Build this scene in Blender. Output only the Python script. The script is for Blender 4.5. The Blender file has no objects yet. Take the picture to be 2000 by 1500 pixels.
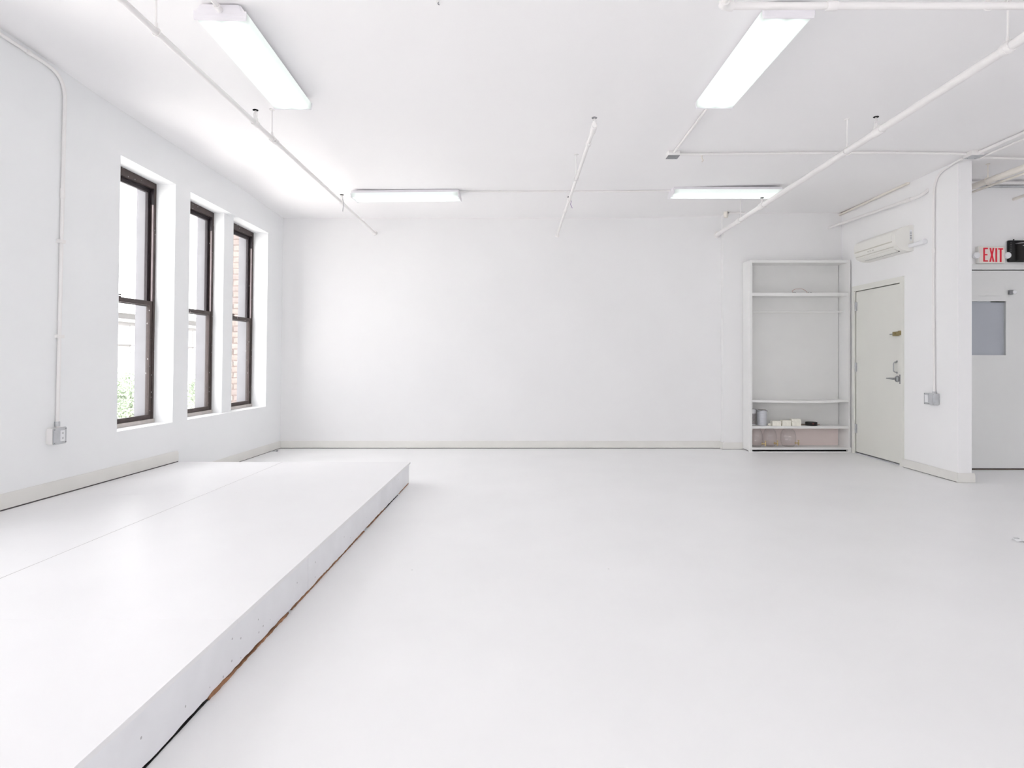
import bpy, bmesh, math, random
from mathutils import Vector, Matrix

random.seed(7)
sc = bpy.context.scene
COL = sc.collection
PI = math.pi

# ------------------------------------------------------------------ camera
F, VX, VY, CH = 1225.0, 1012.0, 700.0, 1.2      # focal length in px of a 2000 px frame
cam_d = bpy.data.cameras.new('camera')
cam_d.sensor_width = 36.0
cam_d.lens = F / 2000 * 36
cam_d.shift_x = (1000 - VX) / 2000
cam_d.shift_y = (VY - 750) / 2000
cam_d.clip_start = 0.05
cam_d.clip_end = 300
cam = bpy.data.objects.new('camera', cam_d)
COL.objects.link(cam)
cam.location = (0, 0, CH)
cam.rotation_euler = (PI / 2, 0, 0)
sc.camera = cam

# ------------------------------------------------------------------ world, exposure
SKY = 4.9
LAMP = 1.1
EXPOSURE = 0.28
w = bpy.data.worlds.new('sky')
sc.world = w
w.use_nodes = True
bgn = w.node_tree.nodes['Background']
bgn.inputs[0].default_value = (0.99, 0.972, 0.982, 1)
bgn.inputs[1].default_value = SKY
sc.view_settings.view_transform = 'Standard'
sc.view_settings.look = 'None'
sc.view_settings.gamma = 1.0
sc.view_settings.exposure = EXPOSURE
sc.view_settings.use_curve_mapping = False
sc.cycles.max_bounces = 16
sc.cycles.diffuse_bounces = 10
sc.cycles.use_adaptive_sampling = True
sc.cycles.adaptive_threshold = 0.02
sc.cycles.glossy_bounces = 4
sc.cycles.transmission_bounces = 8
sc.cycles.transparent_max_bounces = 16
sc.cycles.sample_clamp_indirect = 8
sc.cycles.caustics_reflective = False
sc.cycles.caustics_refractive = False


sun_d = bpy.data.lights.new('sun', 'SUN')     # added behind the building: bounce off street and facades brightens the ceiling
sun_d.energy = 27.0
sun_d.angle = 0.03
sun_d.color = (1.0, 0.97, 0.94)
sun = bpy.data.objects.new('sun', sun_d)
COL.objects.link(sun)
sun.location = (10, 20, 30)
sun.rotation_euler = Vector((-0.80, -0.28, -1.0)).to_track_quat('-Z', 'Y').to_euler()


def portal(loc, rot, sx, sy):
    """sky portal in a window opening (gives no light of its own, guides the sky's)"""
    d = bpy.data.lights.new('window_portal', 'AREA')
    d.shape = 'RECTANGLE'
    d.size, d.size_y = sx, sy
    d.cycles.is_portal = True
    o = bpy.data.objects.new('window_portal', d)
    o.location = loc
    o.rotation_euler = rot
    COL.objects.link(o)


# ------------------------------------------------------------------ helpers
def lin(r, g, b):
    f = lambda c: (c / 255 / 12.92) if c / 255 <= 0.04045 else ((c / 255 + 0.055) / 1.055) ** 2.4
    return (f(r), f(g), f(b), 1.0)


def mat(name, col, rough=0.6, metal=0.0, noise=0.0, nscale=3.0, bump=0.0, bscale=60.0, spec=0.35, emit=None, es=0.0):
    m = bpy.data.materials.new(name)
    m.use_nodes = True
    nt = m.node_tree
    b = nt.nodes['Principled BSDF']
    b.inputs['Base Color'].default_value = col
    b.inputs['Roughness'].default_value = rough
    b.inputs['Metallic'].default_value = metal
    b.inputs['Specular IOR Level'].default_value = spec
    tc = nt.nodes.new('ShaderNodeTexCoord')
    if noise:
        n = nt.nodes.new('ShaderNodeTexNoise')
        n.inputs['Scale'].default_value = nscale
        n.inputs['Detail'].default_value = 5
        nt.links.new(tc.outputs['Object'], n.inputs['Vector'])
        r = nt.nodes.new('ShaderNodeValToRGB')
        r.color_ramp.elements[0].position = 0.3
        r.color_ramp.elements[1].position = 0.7
        r.color_ramp.elements[0].color = tuple(c * (1 - noise) for c in col[:3]) + (1,)
        r.color_ramp.elements[1].color = tuple(min(0.97, c * (1 + noise * 0.35)) for c in col[:3]) + (1,)
        nt.links.new(n.outputs['Fac'], r.inputs[0])
        nt.links.new(r.outputs[0], b.inputs['Base Color'])
    if bump:
        n2 = nt.nodes.new('ShaderNodeTexNoise')
        n2.inputs['Scale'].default_value = bscale
        n2.inputs['Detail'].default_value = 4
        nt.links.new(tc.outputs['Object'], n2.inputs['Vector'])
        bp = nt.nodes.new('ShaderNodeBump')
        bp.inputs['Strength'].default_value = bump
        bp.inputs['Distance'].default_value = 0.002
        nt.links.new(n2.outputs['Fac'], bp.inputs['Height'])
        nt.links.new(bp.outputs[0], b.inputs['Normal'])
    if emit:
        b.inputs['Emission Color'].default_value = emit
        b.inputs['Emission Strength'].default_value = es
    return m


def speckle(m, amount=0.5, scale=1.3, size=0.006, col=(0.25, 0.25, 0.26, 1), stretch=(1, 1, 1)):
    """small marks and scratches in the paint"""
    nt = m.node_tree
    b = nt.nodes['Principled BSDF']
    tc = nt.nodes.new('ShaderNodeTexCoord')
    mp = nt.nodes.new('ShaderNodeMapping')
    mp.inputs['Scale'].default_value = stretch
    v = nt.nodes.new('ShaderNodeTexVoronoi')
    v.inputs['Scale'].default_value = scale
    nt.links.new(tc.outputs['Object'], mp.inputs[0])
    nt.links.new(mp.outputs[0], v.inputs['Vector'])
    lt = nt.nodes.new('ShaderNodeMath')
    lt.operation = 'LESS_THAN'
    lt.inputs[1].default_value = size * scale
    nt.links.new(v.outputs['Distance'], lt.inputs[0])
    am = nt.nodes.new('ShaderNodeMath')
    am.operation = 'MULTIPLY'
    am.inputs[1].default_value = amount
    nt.links.new(lt.outputs[0], am.inputs[0])
    mx = nt.nodes.new('ShaderNodeMix')
    mx.data_type = 'RGBA'
    nt.links.new(am.outputs[0], mx.inputs[0])
    old = b.inputs['Base Color'].links
    if old:
        nt.links.new(old[0].from_socket, mx.inputs[6])
    else:
        mx.inputs[6].default_value = b.inputs['Base Color'].default_value
    mx.inputs[7].default_value = col
    nt.links.new(mx.outputs[2], b.inputs['Base Color'])
    return m


def finish(bm, sharp=0.6):
    bmesh.ops.recalc_face_normals(bm, faces=bm.faces)
    for f in bm.faces:
        f.smooth = True
    for e in bm.edges:
        e.smooth = len(e.link_faces) == 2 and e.calc_face_angle(0) < sharp


def wloc(o):
    v = Vector((0, 0, 0))
    while o is not None:
        v += o.location
        o = o.parent
    return v


def obj(name, bm, m, parent=None, kind=None, label=None, local=False):
    """one mesh object; bm is in world coordinates unless local"""
    finish(bm)
    me = bpy.data.meshes.new(name)
    if parent is not None and not local:
        bmesh.ops.translate(bm, verts=bm.verts, vec=-wloc(parent))
    bm.to_mesh(me)
    bm.free()
    for x in (m if isinstance(m, (list, tuple)) else [m]):
        me.materials.append(x)
    o = bpy.data.objects.new(name, me)
    COL.objects.link(o)
    o.parent = parent
    if kind:
        o['kind'] = kind
    if label:
        o['label'] = label
    return o


def thing(name, label, cat, loc, group=None):
    o = bpy.data.objects.new(name, None)
    o.empty_display_size = 0.1
    COL.objects.link(o)
    o.location = loc
    o['label'] = label
    o['category'] = cat
    if group:
        o['group'] = group
    return o


def struct_empty(name, loc):
    o = bpy.data.objects.new(name, None)
    o.empty_display_size = 0.1
    COL.objects.link(o)
    o.location = loc
    o['kind'] = 'structure'
    return o


def box(x0, x1, y0, y1, z0, z1, bm=None, bev=0.0, segs=2):
    bm = bm or bmesh.new()
    r = bmesh.ops.create_cube(bm, size=1.0)
    for v in r['verts']:
        v.co = Vector((x0 + (x1 - x0) * (v.co.x + .5), y0 + (y1 - y0) * (v.co.y + .5), z0 + (z1 - z0) * (v.co.z + .5)))
    if bev:
        es = list({e for v in r['verts'] for e in v.link_edges})
        bmesh.ops.bevel(bm, geom=es, offset=bev, segments=segs, profile=0.5, affect='EDGES')
    return bm


def hexa(pts, bm=None):
    """box from 8 corners: bottom 4 (ccw), top 4"""
    bm = bm or bmesh.new()
    v = [bm.verts.new(p) for p in pts]
    for f in ((0, 1, 2, 3), (4, 5, 6, 7), (0, 1, 5, 4), (1, 2, 6, 5), (2, 3, 7, 6), (3, 0, 4, 7)):
        bm.faces.new([v[i] for i in f])
    return bm


def tube(pts, r, seg=16, bm=None, cap=True):
    bm = bm or bmesh.new()
    pts = [Vector(p) for p in pts]
    rings = []
    n = len(pts)
    up = None
    for i, p in enumerate(pts):
        a = (pts[i] - pts[i - 1]).normalized() if i > 0 else (pts[1] - pts[0]).normalized()
        b = (pts[i + 1] - pts[i]).normalized() if i < n - 1 else a
        t = (a + b).normalized()
        if up is None:
            up = t.cross(Vector((0, 0, 1)))
            if up.length < 1e-3:
                up = t.cross(Vector((1, 0, 0)))
            up.normalize()
        up = (up - t * up.dot(t)).normalized()
        s = t.cross(up)
        rr = r[i] if isinstance(r, (list, tuple)) else r
        k = 1.0 / max(0.5, t.dot(b))
        rings.append([bm.verts.new(p + (up * math.cos(2 * PI * j / seg) + s * math.sin(2 * PI * j / seg)) * rr * (k if 0 < i < n - 1 else 1)) for j in range(seg)])
    for i in range(n - 1):
        for j in range(seg):
            bm.faces.new((rings[i][j], rings[i][(j + 1) % seg], rings[i + 1][(j + 1) % seg], rings[i + 1][j]))
    if cap:
        bm.faces.new(rings[0])
        bm.faces.new(rings[-1])
    return bm


def arc(p0, corner, p1, n=8):
    """rounded corner from p0 to p1 (quadratic)"""
    p0, c, p1 = Vector(p0), Vector(corner), Vector(p1)
    return [(1 - t) ** 2 * p0 + 2 * t * (1 - t) * c + t * t * p1 for t in [i / n for i in range(n + 1)]]


def lathe(prof, cx, cy, seg=32, bm=None, axis='z', cz=0.0):
    """prof: list of (radius, height)"""
    bm = bm or bmesh.new()
    rings = []
    for (r, h) in prof:
        ring = []
        for j in range(seg):
            a = 2 * PI * j / seg
            if axis == 'z':
                p = (cx + r * math.cos(a), cy + r * math.sin(a), cz + h)
            elif axis == 'y':
                p = (cx + r * math.cos(a), cy + h, cz + r * math.sin(a))
            else:
                p = (cx + h, cy + r * math.cos(a), cz + r * math.sin(a))
            ring.append(bm.verts.new(p))
        rings.append(ring)
    for i in range(len(rings) - 1):
        for j in range(seg):
            bm.faces.new((rings[i][j], rings[i][(j + 1) % seg], rings[i + 1][(j + 1) % seg], rings[i + 1][j]))
    bm.faces.new(rings[0])
    bm.faces.new(rings[-1])
    return bm


def prism(poly, fixed0, fixed1, axis, bm=None):
    """extrude a 2-D polygon; axis 'x': poly is (y,z); 'y': poly is (x,z); 'z': poly is (x,y)"""
    bm = bm or bmesh.new()
    def P(a, b, c):
        return {'x': (c, a, b), 'y': (a, c, b), 'z': (a, b, c)}[axis]
    v0 = [bm.verts.new(P(a, b, fixed0)) for a, b in poly]
    v1 = [bm.verts.new(P(a, b, fixed1)) for a, b in poly]
    n = len(poly)
    bm.faces.new(v0)
    bm.faces.new(v1)
    for i in range(n):
        bm.faces.new((v0[i], v0[(i + 1) % n], v1[(i + 1) % n], v1[i]))
    return bm


def grid_wall(us, zs, hole, w0, w1, fmap):
    """closed wall slab with rectangular openings; hole(i, j) True where cell is open"""
    bm = bmesh.new()
    V = {}
    def vert(i, j, s):
        k = (i, j, s)
        if k not in V:
            V[k] = bm.verts.new(fmap(us[i], zs[j], w1 if s else w0, i, j))
        return V[k]
    nu, nz = len(us) - 1, len(zs) - 1
    solid = lambda i, j: 0 <= i < nu and 0 <= j < nz and not hole(i, j)
    for i in range(nu):
        for j in range(nz):
            if not solid(i, j):
                continue
            for s in (0, 1):
                bm.faces.new([vert(i, j, s), vert(i + 1, j, s), vert(i + 1, j + 1, s), vert(i, j + 1, s)])
            for di, dj, a, b in ((-1, 0, (i, j), (i, j + 1)), (1, 0, (i + 1, j), (i + 1, j + 1)), (0, -1, (i, j), (i + 1, j)), (0, 1, (i, j + 1), (i + 1, j + 1))):
                if not solid(i + di, j + dj):
                    bm.faces.new([vert(*a, 0), vert(*b, 0), vert(*b, 1), vert(*a, 1)])
    return bm


# ------------------------------------------------------------------ materials
WALL = mat('wall_paint', (0.872, 0.872, 0.876, 1), 0.55, noise=0.02, nscale=1.2, bump=0.10, bscale=25)
WALLB = mat('back_wall_paint_dimmed', (0.835, 0.834, 0.838, 1), 0.55, noise=0.02, nscale=1.2, bump=0.10, bscale=25)  # wall paint darkened to offset the strong light on this wall
WALLW = mat('window_wall_paint', (0.862, 0.874, 0.882, 1), 0.55, noise=0.02, nscale=1.2, bump=0.10, bscale=25)
CEIL = mat('ceiling_paint', (0.905, 0.898, 0.902, 1), 0.7, noise=0.015, nscale=0.8, bump=0.08, bscale=12)
FLOOR = mat('floor_paint', (0.885, 0.885, 0.892, 1), 0.36, noise=0.025, nscale=1.6, bump=0.10, bscale=6, spec=0.4)
speckle(FLOOR, 0.45, 2.6, 0.0055)
speckle(FLOOR, 0.10, 1.0, 0.008, stretch=(1, 0.06, 1))
PLAT = mat('platform_paint', (0.84, 0.838, 0.85, 1), 0.4, noise=0.02, nscale=2.0, bump=0.12, bscale=9, spec=0.4)
speckle(PLAT, 0.4, 4.5, 0.004)
speckle(PLAT, 0.08, 1.6, 0.01, stretch=(1, 0.1, 1))
FASCIA = mat('fascia_paint', (0.84, 0.845, 0.87, 1), 0.45, noise=0.05, nscale=5, bump=0.15, bscale=14)
speckle(FASCIA, 0.6, 13.0, 0.0045, col=(0.2, 0.19, 0.2, 1))
BARE = mat('bare_wood_edge', lin(166, 122, 90), 0.8, noise=0.6, nscale=9, bump=0.4, bscale=60)
BASE = mat('baseboard_paint', lin(226, 225, 221), 0.5, noise=0.04, nscale=4, bump=0.1)
DOORP = mat('door_paint', lin(225, 225, 219), 0.45, noise=0.02, nscale=2, bump=0.08)
DOORG = mat('grey_door_paint', lin(227, 228, 227), 0.45, noise=0.02, nscale=2, bump=0.08)
SHELF = mat('shelf_paint', lin(232, 232, 231), 0.5, noise=0.03, nscale=4, bump=0.12)
SHELFB = mat('shelf_back_paint', lin(228, 228, 227), 0.6, noise=0.03, nscale=3)
SHELFP = mat('pink_tinted_back_paint', lin(230, 217, 214), 0.6, noise=0.04, nscale=3)
PIPE = mat('pipe_paint', lin(236, 234, 233), 0.4, noise=0.02, nscale=8, bump=0.1)
PIPEC = mat('cream_pipe_paint', lin(233, 228, 220), 0.45, noise=0.04, nscale=8)
STEEL = mat('grey_steel', lin(150, 151, 154), 0.45, metal=0.6, noise=0.1, nscale=20)
CHROME = mat('brushed_nickel', lin(165, 167, 170), 0.3, metal=0.9)
GALV = mat('galvanised_steel', lin(196, 198, 201), 0.5, metal=0.2, noise=0.1, nscale=25)
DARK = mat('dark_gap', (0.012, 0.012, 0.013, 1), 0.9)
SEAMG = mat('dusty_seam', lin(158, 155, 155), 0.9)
SEAM = mat('shadow_seam', (0.10, 0.09, 0.09, 1), 0.9)
BRASS = mat('brass', lin(214, 192, 148), 0.35, metal=0.55, noise=0.2, nscale=30)
OLDBR = mat('worn_brass', lin(158, 144, 104), 0.5, metal=0.3, noise=0.3, nscale=60)
WINF = mat('brown_window_frame', lin(74, 63, 61), 0.5, noise=0.25, nscale=14)
speckle(WINF, 0.7, 30, 0.0035, col=(0.75, 0.74, 0.74, 1), stretch=(1, 1, 0.5))
WIND = mat('black_window_sash', lin(44, 36, 40), 0.45, noise=0.2, nscale=10)
TRACK = mat('worn_window_track', lin(186, 172, 174), 0.5, noise=0.15, nscale=10)
WINL = mat('pale_window_sill', lin(196, 190, 186), 0.5, noise=0.2, nscale=15)
EXTJ = mat('dulled_outer_jamb', lin(140, 140, 144), 0.8, noise=0.1, nscale=6)  # grey kept low so the sky-lit outer reveal does not wash out
BLACK = mat('black_plastic', lin(20, 20, 22), 0.4, noise=0.2, nscale=20)
BLACK2 = mat('black_rubber', lin(34, 32, 32), 0.6)
PLAST = mat('cream_plastic', lin(234, 233, 228), 0.4)
PLASTG = mat('cream_plastic_shade', lin(200, 197, 188), 0.5)
WHITEP = mat('white_plastic', lin(235, 236, 238), 0.4)
RED = mat('red_letters', lin(228, 30, 58), 0.4)
SIGNF = mat('sign_face', lin(238, 226, 220), 0.45)
CANG = mat('grey_can', lin(206, 208, 214), 0.35, metal=0.25)
CANL = mat('can_label', lin(170, 165, 166), 0.6, noise=0.4, nscale=60)
CANT = mat('can_lid', lin(120, 116, 110), 0.35, metal=0.7)
PAPER = mat('white_packet', lin(240, 238, 228), 0.7, noise=0.1, nscale=30, bump=0.4, bscale=90)
WOODB = mat('brown_stick', lin(150, 118, 96), 0.7, noise=0.2, nscale=30)
REDW = mat('dull_red_wire', lin(176, 120, 108), 0.5)
PURP = mat('purple_cord', lin(150, 125, 165), 0.6)
FROST = mat('frosted_door_glass', lin(176, 180, 188), 0.25, noise=0.04, nscale=2, spec=0.5)
LAMPH = mat('lamp_housing', lin(236, 234, 238), 0.4)
DIFF = mat('lamp_diffuser', (0.3, 0.32, 0.31, 1), 0.4, emit=(0.93, 1.0, 0.975, 1), es=LAMP)
BRICKS = [mat('brick_%s' % n, lin(*c), 0.9, noise=0.15, nscale=30, bump=0.4, bscale=80) for n, c in (('rose', (142, 131, 127)), ('tan', (146, 136, 130)), ('pale', (150, 141, 136)))]
MORTAR = mat('mortar', lin(146, 131, 126), 0.95, noise=0.1, nscale=30)
STONE = mat('pale_stone', lin(118, 117, 116), 0.9, noise=0.1, nscale=2)
STONED = mat('far_window_glass', lin(112, 113, 117), 0.3)
STREET = mat('street', lin(196, 194, 192), 0.9, noise=0.1, nscale=2)
LEAF = mat('leaves', lin(150, 163, 143), 0.8, noise=0.3, nscale=2)
BARK = mat('bark', lin(110, 98, 88), 0.9, noise=0.3, nscale=8)

# the two tubes inside show as brighter bands in the diffuser
_nt = DIFF.node_tree
_N = _nt.nodes.new
def _math(op, a, b=None, c=None):
    n = _N('ShaderNodeMath')
    n.operation = op
    for i, v in enumerate((a, b, c)):
        if v is None:
            continue
        if isinstance(v, (int, float)):
            n.inputs[i].default_value = v
        else:
            _nt.links.new(v, n.inputs[i])
    return n.outputs[0]
_tc, _sp = _N('ShaderNodeTexCoord'), _N('ShaderNodeSeparateXYZ')
_nt.links.new(_tc.outputs['Object'], _sp.inputs[0])
_d = _math('ABSOLUTE', _math('SUBTRACT', _math('ABSOLUTE', _sp.outputs[1]), 0.055))
_band = _math('SUBTRACT', 1.0, _math('MULTIPLY', _d, 6.0))
_end = _math('MINIMUM', 1.0, _math('MULTIPLY', _math('SUBTRACT', 0.66, _math('ABSOLUTE', _sp.outputs[0])), 8.0))
_nt.links.new(_math('MULTIPLY', _math('MULTIPLY', _band, _end), LAMP), _nt.nodes['Principled BSDF'].inputs['Emission Strength'])


def glass_mat(name, col=(1, 1, 1, 1), refl=1.0, haze=0.0, base=0.0):
    m = bpy.data.materials.new(name)
    m.use_nodes = True
    nt = m.node_tree
    nt.nodes.remove(nt.nodes['Principled BSDF'])
    out = nt.nodes['Material Output']
    t = nt.nodes.new('ShaderNodeBsdfTransparent')
    t.inputs[0].default_value = col
    g = nt.nodes.new('ShaderNodeBsdfGlossy')
    g.inputs['Roughness'].default_value = 0.02
    lw_ = nt.nodes.new('ShaderNodeLayerWeight')
    lw_.inputs[0].default_value = 0.5
    fr = nt.nodes.new('ShaderNodeMath')
    fr.operation = 'POWER'
    fr.inputs[1].default_value = 3.5
    nt.links.new(lw_.outputs['Facing'], fr.inputs[0])
    mu = nt.nodes.new('ShaderNodeMath')
    mu.operation = 'MULTIPLY_ADD'
    mu.inputs[1].default_value = refl
    mu.inputs[2].default_value = base
    mu.use_clamp = True
    mx = nt.nodes.new('ShaderNodeMixShader')
    nt.links.new(fr.outputs[0], mu.inputs[0])
    nt.links.new(mu.outputs[0], mx.inputs[0])
    nt.links.new(t.outputs[0], mx.inputs[1])
    nt.links.new(g.outputs[0], mx.inputs[2])
    last = mx
    if haze:
        d = nt.nodes.new('ShaderNodeBsdfDiffuse')
        d.inputs[0].default_value = (0.8, 0.8, 0.8, 1)
        m2 = nt.nodes.new('ShaderNodeMixShader')
        m2.inputs[0].default_value = haze
        nt.links.new(mx.outputs[0], m2.inputs[1])
        nt.links.new(d.outputs[0], m2.inputs[2])
        last = m2
    nt.links.new(last.outputs[0], out.inputs['Surface'])
    return m


PANE = glass_mat('window_glass', (0.975, 0.98, 0.98, 1), 0.35, 0.03)
JARG = glass_mat('jar_glass', (0.985, 0.98, 0.98, 1), 1.0, 0.008, 0.075)

# ------------------------------------------------------------------ room geometry functions
YB, YBR = 8.38, 8.28        # main back wall, right part of the back wall
XJ = 2.71                   # where the back wall steps forward
XR = 4.27                   # right wall face
YREAR = -4.2
XFAR = 8.2
YC = 6.76                   # wall beyond the partition (with the exit door)


def XL(y, z=0.0):
    return -3.585 + 0.048 * y + 0.014 * z


def LW(u, z, w=0.0):
    """a point near the left wall: u along it, z up, w into the room"""
    return (XL(u, z) + w, u, z)


def sm(a, b, t):
    t = max(0.0, min(1.0, (t - a) / (b - a)))
    return t * t * (3 - 2 * t)


_zl = [(-4.3, 3.38), (3.0, 3.36), (4.05, 3.335), (4.54, 3.304), (4.87, 3.274), (6.03, 3.218), (7.1, 3.176), (8.38, 3.072), (9, 3.07)]


def ceil_z(x, y):
    zl = _zl[0][1]
    for (a, za), (b, zb) in zip(_zl, _zl[1:]):
        if a <= y <= b:
            zl = za + (zb - za) * (y - a) / (b - a)
    base = 3.070 + 0.048 * sm(1.0, 3.6, x)
    d = x - XL(y, 3.1)
    return base + (zl - 3.070) * (1 - sm(-0.3, 1.9, d)) / (1 - sm(-0.3, 1.9, 0.0))


# floor
obj('floor', box(-4.1, XFAR + .2, YREAR - .2, 9.0, -0.15, 0.0), FLOOR, kind='structure')

# ceiling: a smooth, slightly uneven plaster sheet with thickness
bm = bmesh.new()
xs = [-4.0 + 0.1 * i for i in range(24)] + [-1.6 + 0.4 * i for i in range(26)]
ys = [-4.4 + 0.2 * i for i in range(68)]
top = {}
for i, x in enumerate(xs):
    for j, y in enumerate(ys):
        z = ceil_z(x, y)
        top[i, j, 0] = bm.verts.new((x, y, z))
        top[i, j, 1] = bm.verts.new((x, y, z + 0.15))
for i in range(len(xs) - 1):
    for j in range(len(ys) - 1):
        for s in (0, 1):
            bm.faces.new([top[i, j, s], top[i + 1, j, s], top[i + 1, j + 1, s], top[i, j + 1, s]])
nx, ny = len(xs) - 1, len(ys) - 1
for i in range(nx):
    for j in (0, ny):
        bm.faces.new([top[i, j, 0], top[i + 1, j, 0], top[i + 1, j, 1], top[i, j, 1]])
for j in range(ny):
    for i in (0, nx):
        bm.faces.new([top[i, j, 0], top[i, j + 1, 0], top[i, j + 1, 1], top[i, j, 1]])
obj('ceiling', bm, CEIL, kind='structure')

# left wall with its windows; the pair by the back shares one recess with a set-back pier
TH = 0.365
ZS = 0.592
ztop = lambda u: 2.885 - 0.035 * (max(u, 4.0) - 5.2) if u > 4 else 2.9
wins = [(-3.3, -2.5), (-2.2, -1.4), (-0.9, -0.1), (0.2, 1.0), (1.5, 2.3), (2.6, 3.4), (5.2, 5.97), (6.215, 7.94)]
us = [YREAR - .2]
for a, b in wins:
    us += [a, b]
us += [8.8]
zs = [-0.1, ZS, 9.0, 3.5]


def lwmap(u, z, wv, i, j):
    if z == 9.0:
        z = ztop(u)
    return LW(u, z, wv)


obj('wall_left', grid_wall(us, zs, lambda i, j: j == 1 and i % 2 == 1, -TH, 0.0, lwmap), WALLW, kind='structure')
# set-back pier between the two far windows
bm = hexa([LW(7.0, ZS - .01, -TH), LW(7.21, ZS - .01, -TH), LW(7.21, ZS - .01, -.07), LW(7.0, ZS - .01, -.07),
           LW(7.0, ztop(7.0) + .03, -TH), LW(7.21, ztop(7.21) + .03, -TH), LW(7.21, ztop(7.21) + .03, -.07), LW(7.0, ztop(7.0) + .03, -.07)])
obj('trim_1', bm, WALLW, kind='structure')

# back wall (two parts with a small step), right partition, corridor wall, unseen walls
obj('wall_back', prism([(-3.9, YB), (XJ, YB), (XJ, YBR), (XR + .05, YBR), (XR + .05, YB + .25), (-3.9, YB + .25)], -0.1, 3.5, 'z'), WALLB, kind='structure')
DY0, DY1, DZ = 6.985, 7.935, 2.045      # door opening in the right wall
obj('wall_right', grid_wall([6.07, DY0, DY1, YBR + .3], [-0.1, DZ, 3.5], lambda i, j: i == 1 and j == 0, 0.0, 0.128,
                            lambda u, z, wv, i, j: (XR - .008 * (u < 6.5) + wv, u, z)), WALL, kind='structure')
CX0, CX1, CZ = 4.58, 5.58, 2.155
obj('wall_corridor', grid_wall([4.36, CX0, CX1, XFAR + .1], [-0.1, CZ, 3.5], lambda i, j: i == 1 and j == 0, 0.0, 0.14,
                               lambda u, z, wv, i, j: (u, YC + wv, z)), WALL, kind='structure')
obj('wall_far', box(XFAR, XFAR + .2, YREAR - .2, YC + .2, -.1, 3.5), WALL, kind='structure')
rw = [(-2.7, -1.7), (0.2, 1.4), (2.8, 4.5), (5.6, 7.5)]
us2 = [-4.1] + [c for p in rw for c in p] + [XFAR + .2]
obj('wall_rear', grid_wall(us2, [-.1, 0.85, 2.6, 3.5], lambda i, j: j == 1 and i % 2 == 1, 0.0, -0.3,
                           lambda u, z, wv, i, j: (u, YREAR + wv, z)), WALL, kind='structure')
for a, b in wins[:6]:
    portal(LW((a + b) / 2, 1.74, -.3), (0, -PI / 2, 0), 2.3, b - a)
portal(LW(5.58, 1.74, -.3), (0, -PI / 2, 0), 2.3, .8)
portal(LW(7.08, 1.74, -.3), (0, -PI / 2, 0), 2.3, 1.8)
for a, b in rw:
    portal(((a + b) / 2, YREAR - .25, 1.7), (PI / 2, 0, 0), b - a, 1.75)

# ------------------------------------------------------------------ windows
def lwbox(u0, u1, z0, z1, w0, w1, dz0=0.0, dz1=0.0):
    """box in the left wall's frame; dz* raise the far end's top/bottom"""
    return hexa([LW(u0, z0, w0), LW(u1, z0 + dz0, w0), LW(u1, z0 + dz0, w1), LW(u0, z0, w1),
                 LW(u0, z1, w0), LW(u1, z1 + dz1, w0), LW(u1, z1 + dz1, w1), LW(u0, z1, w1)])


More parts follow.
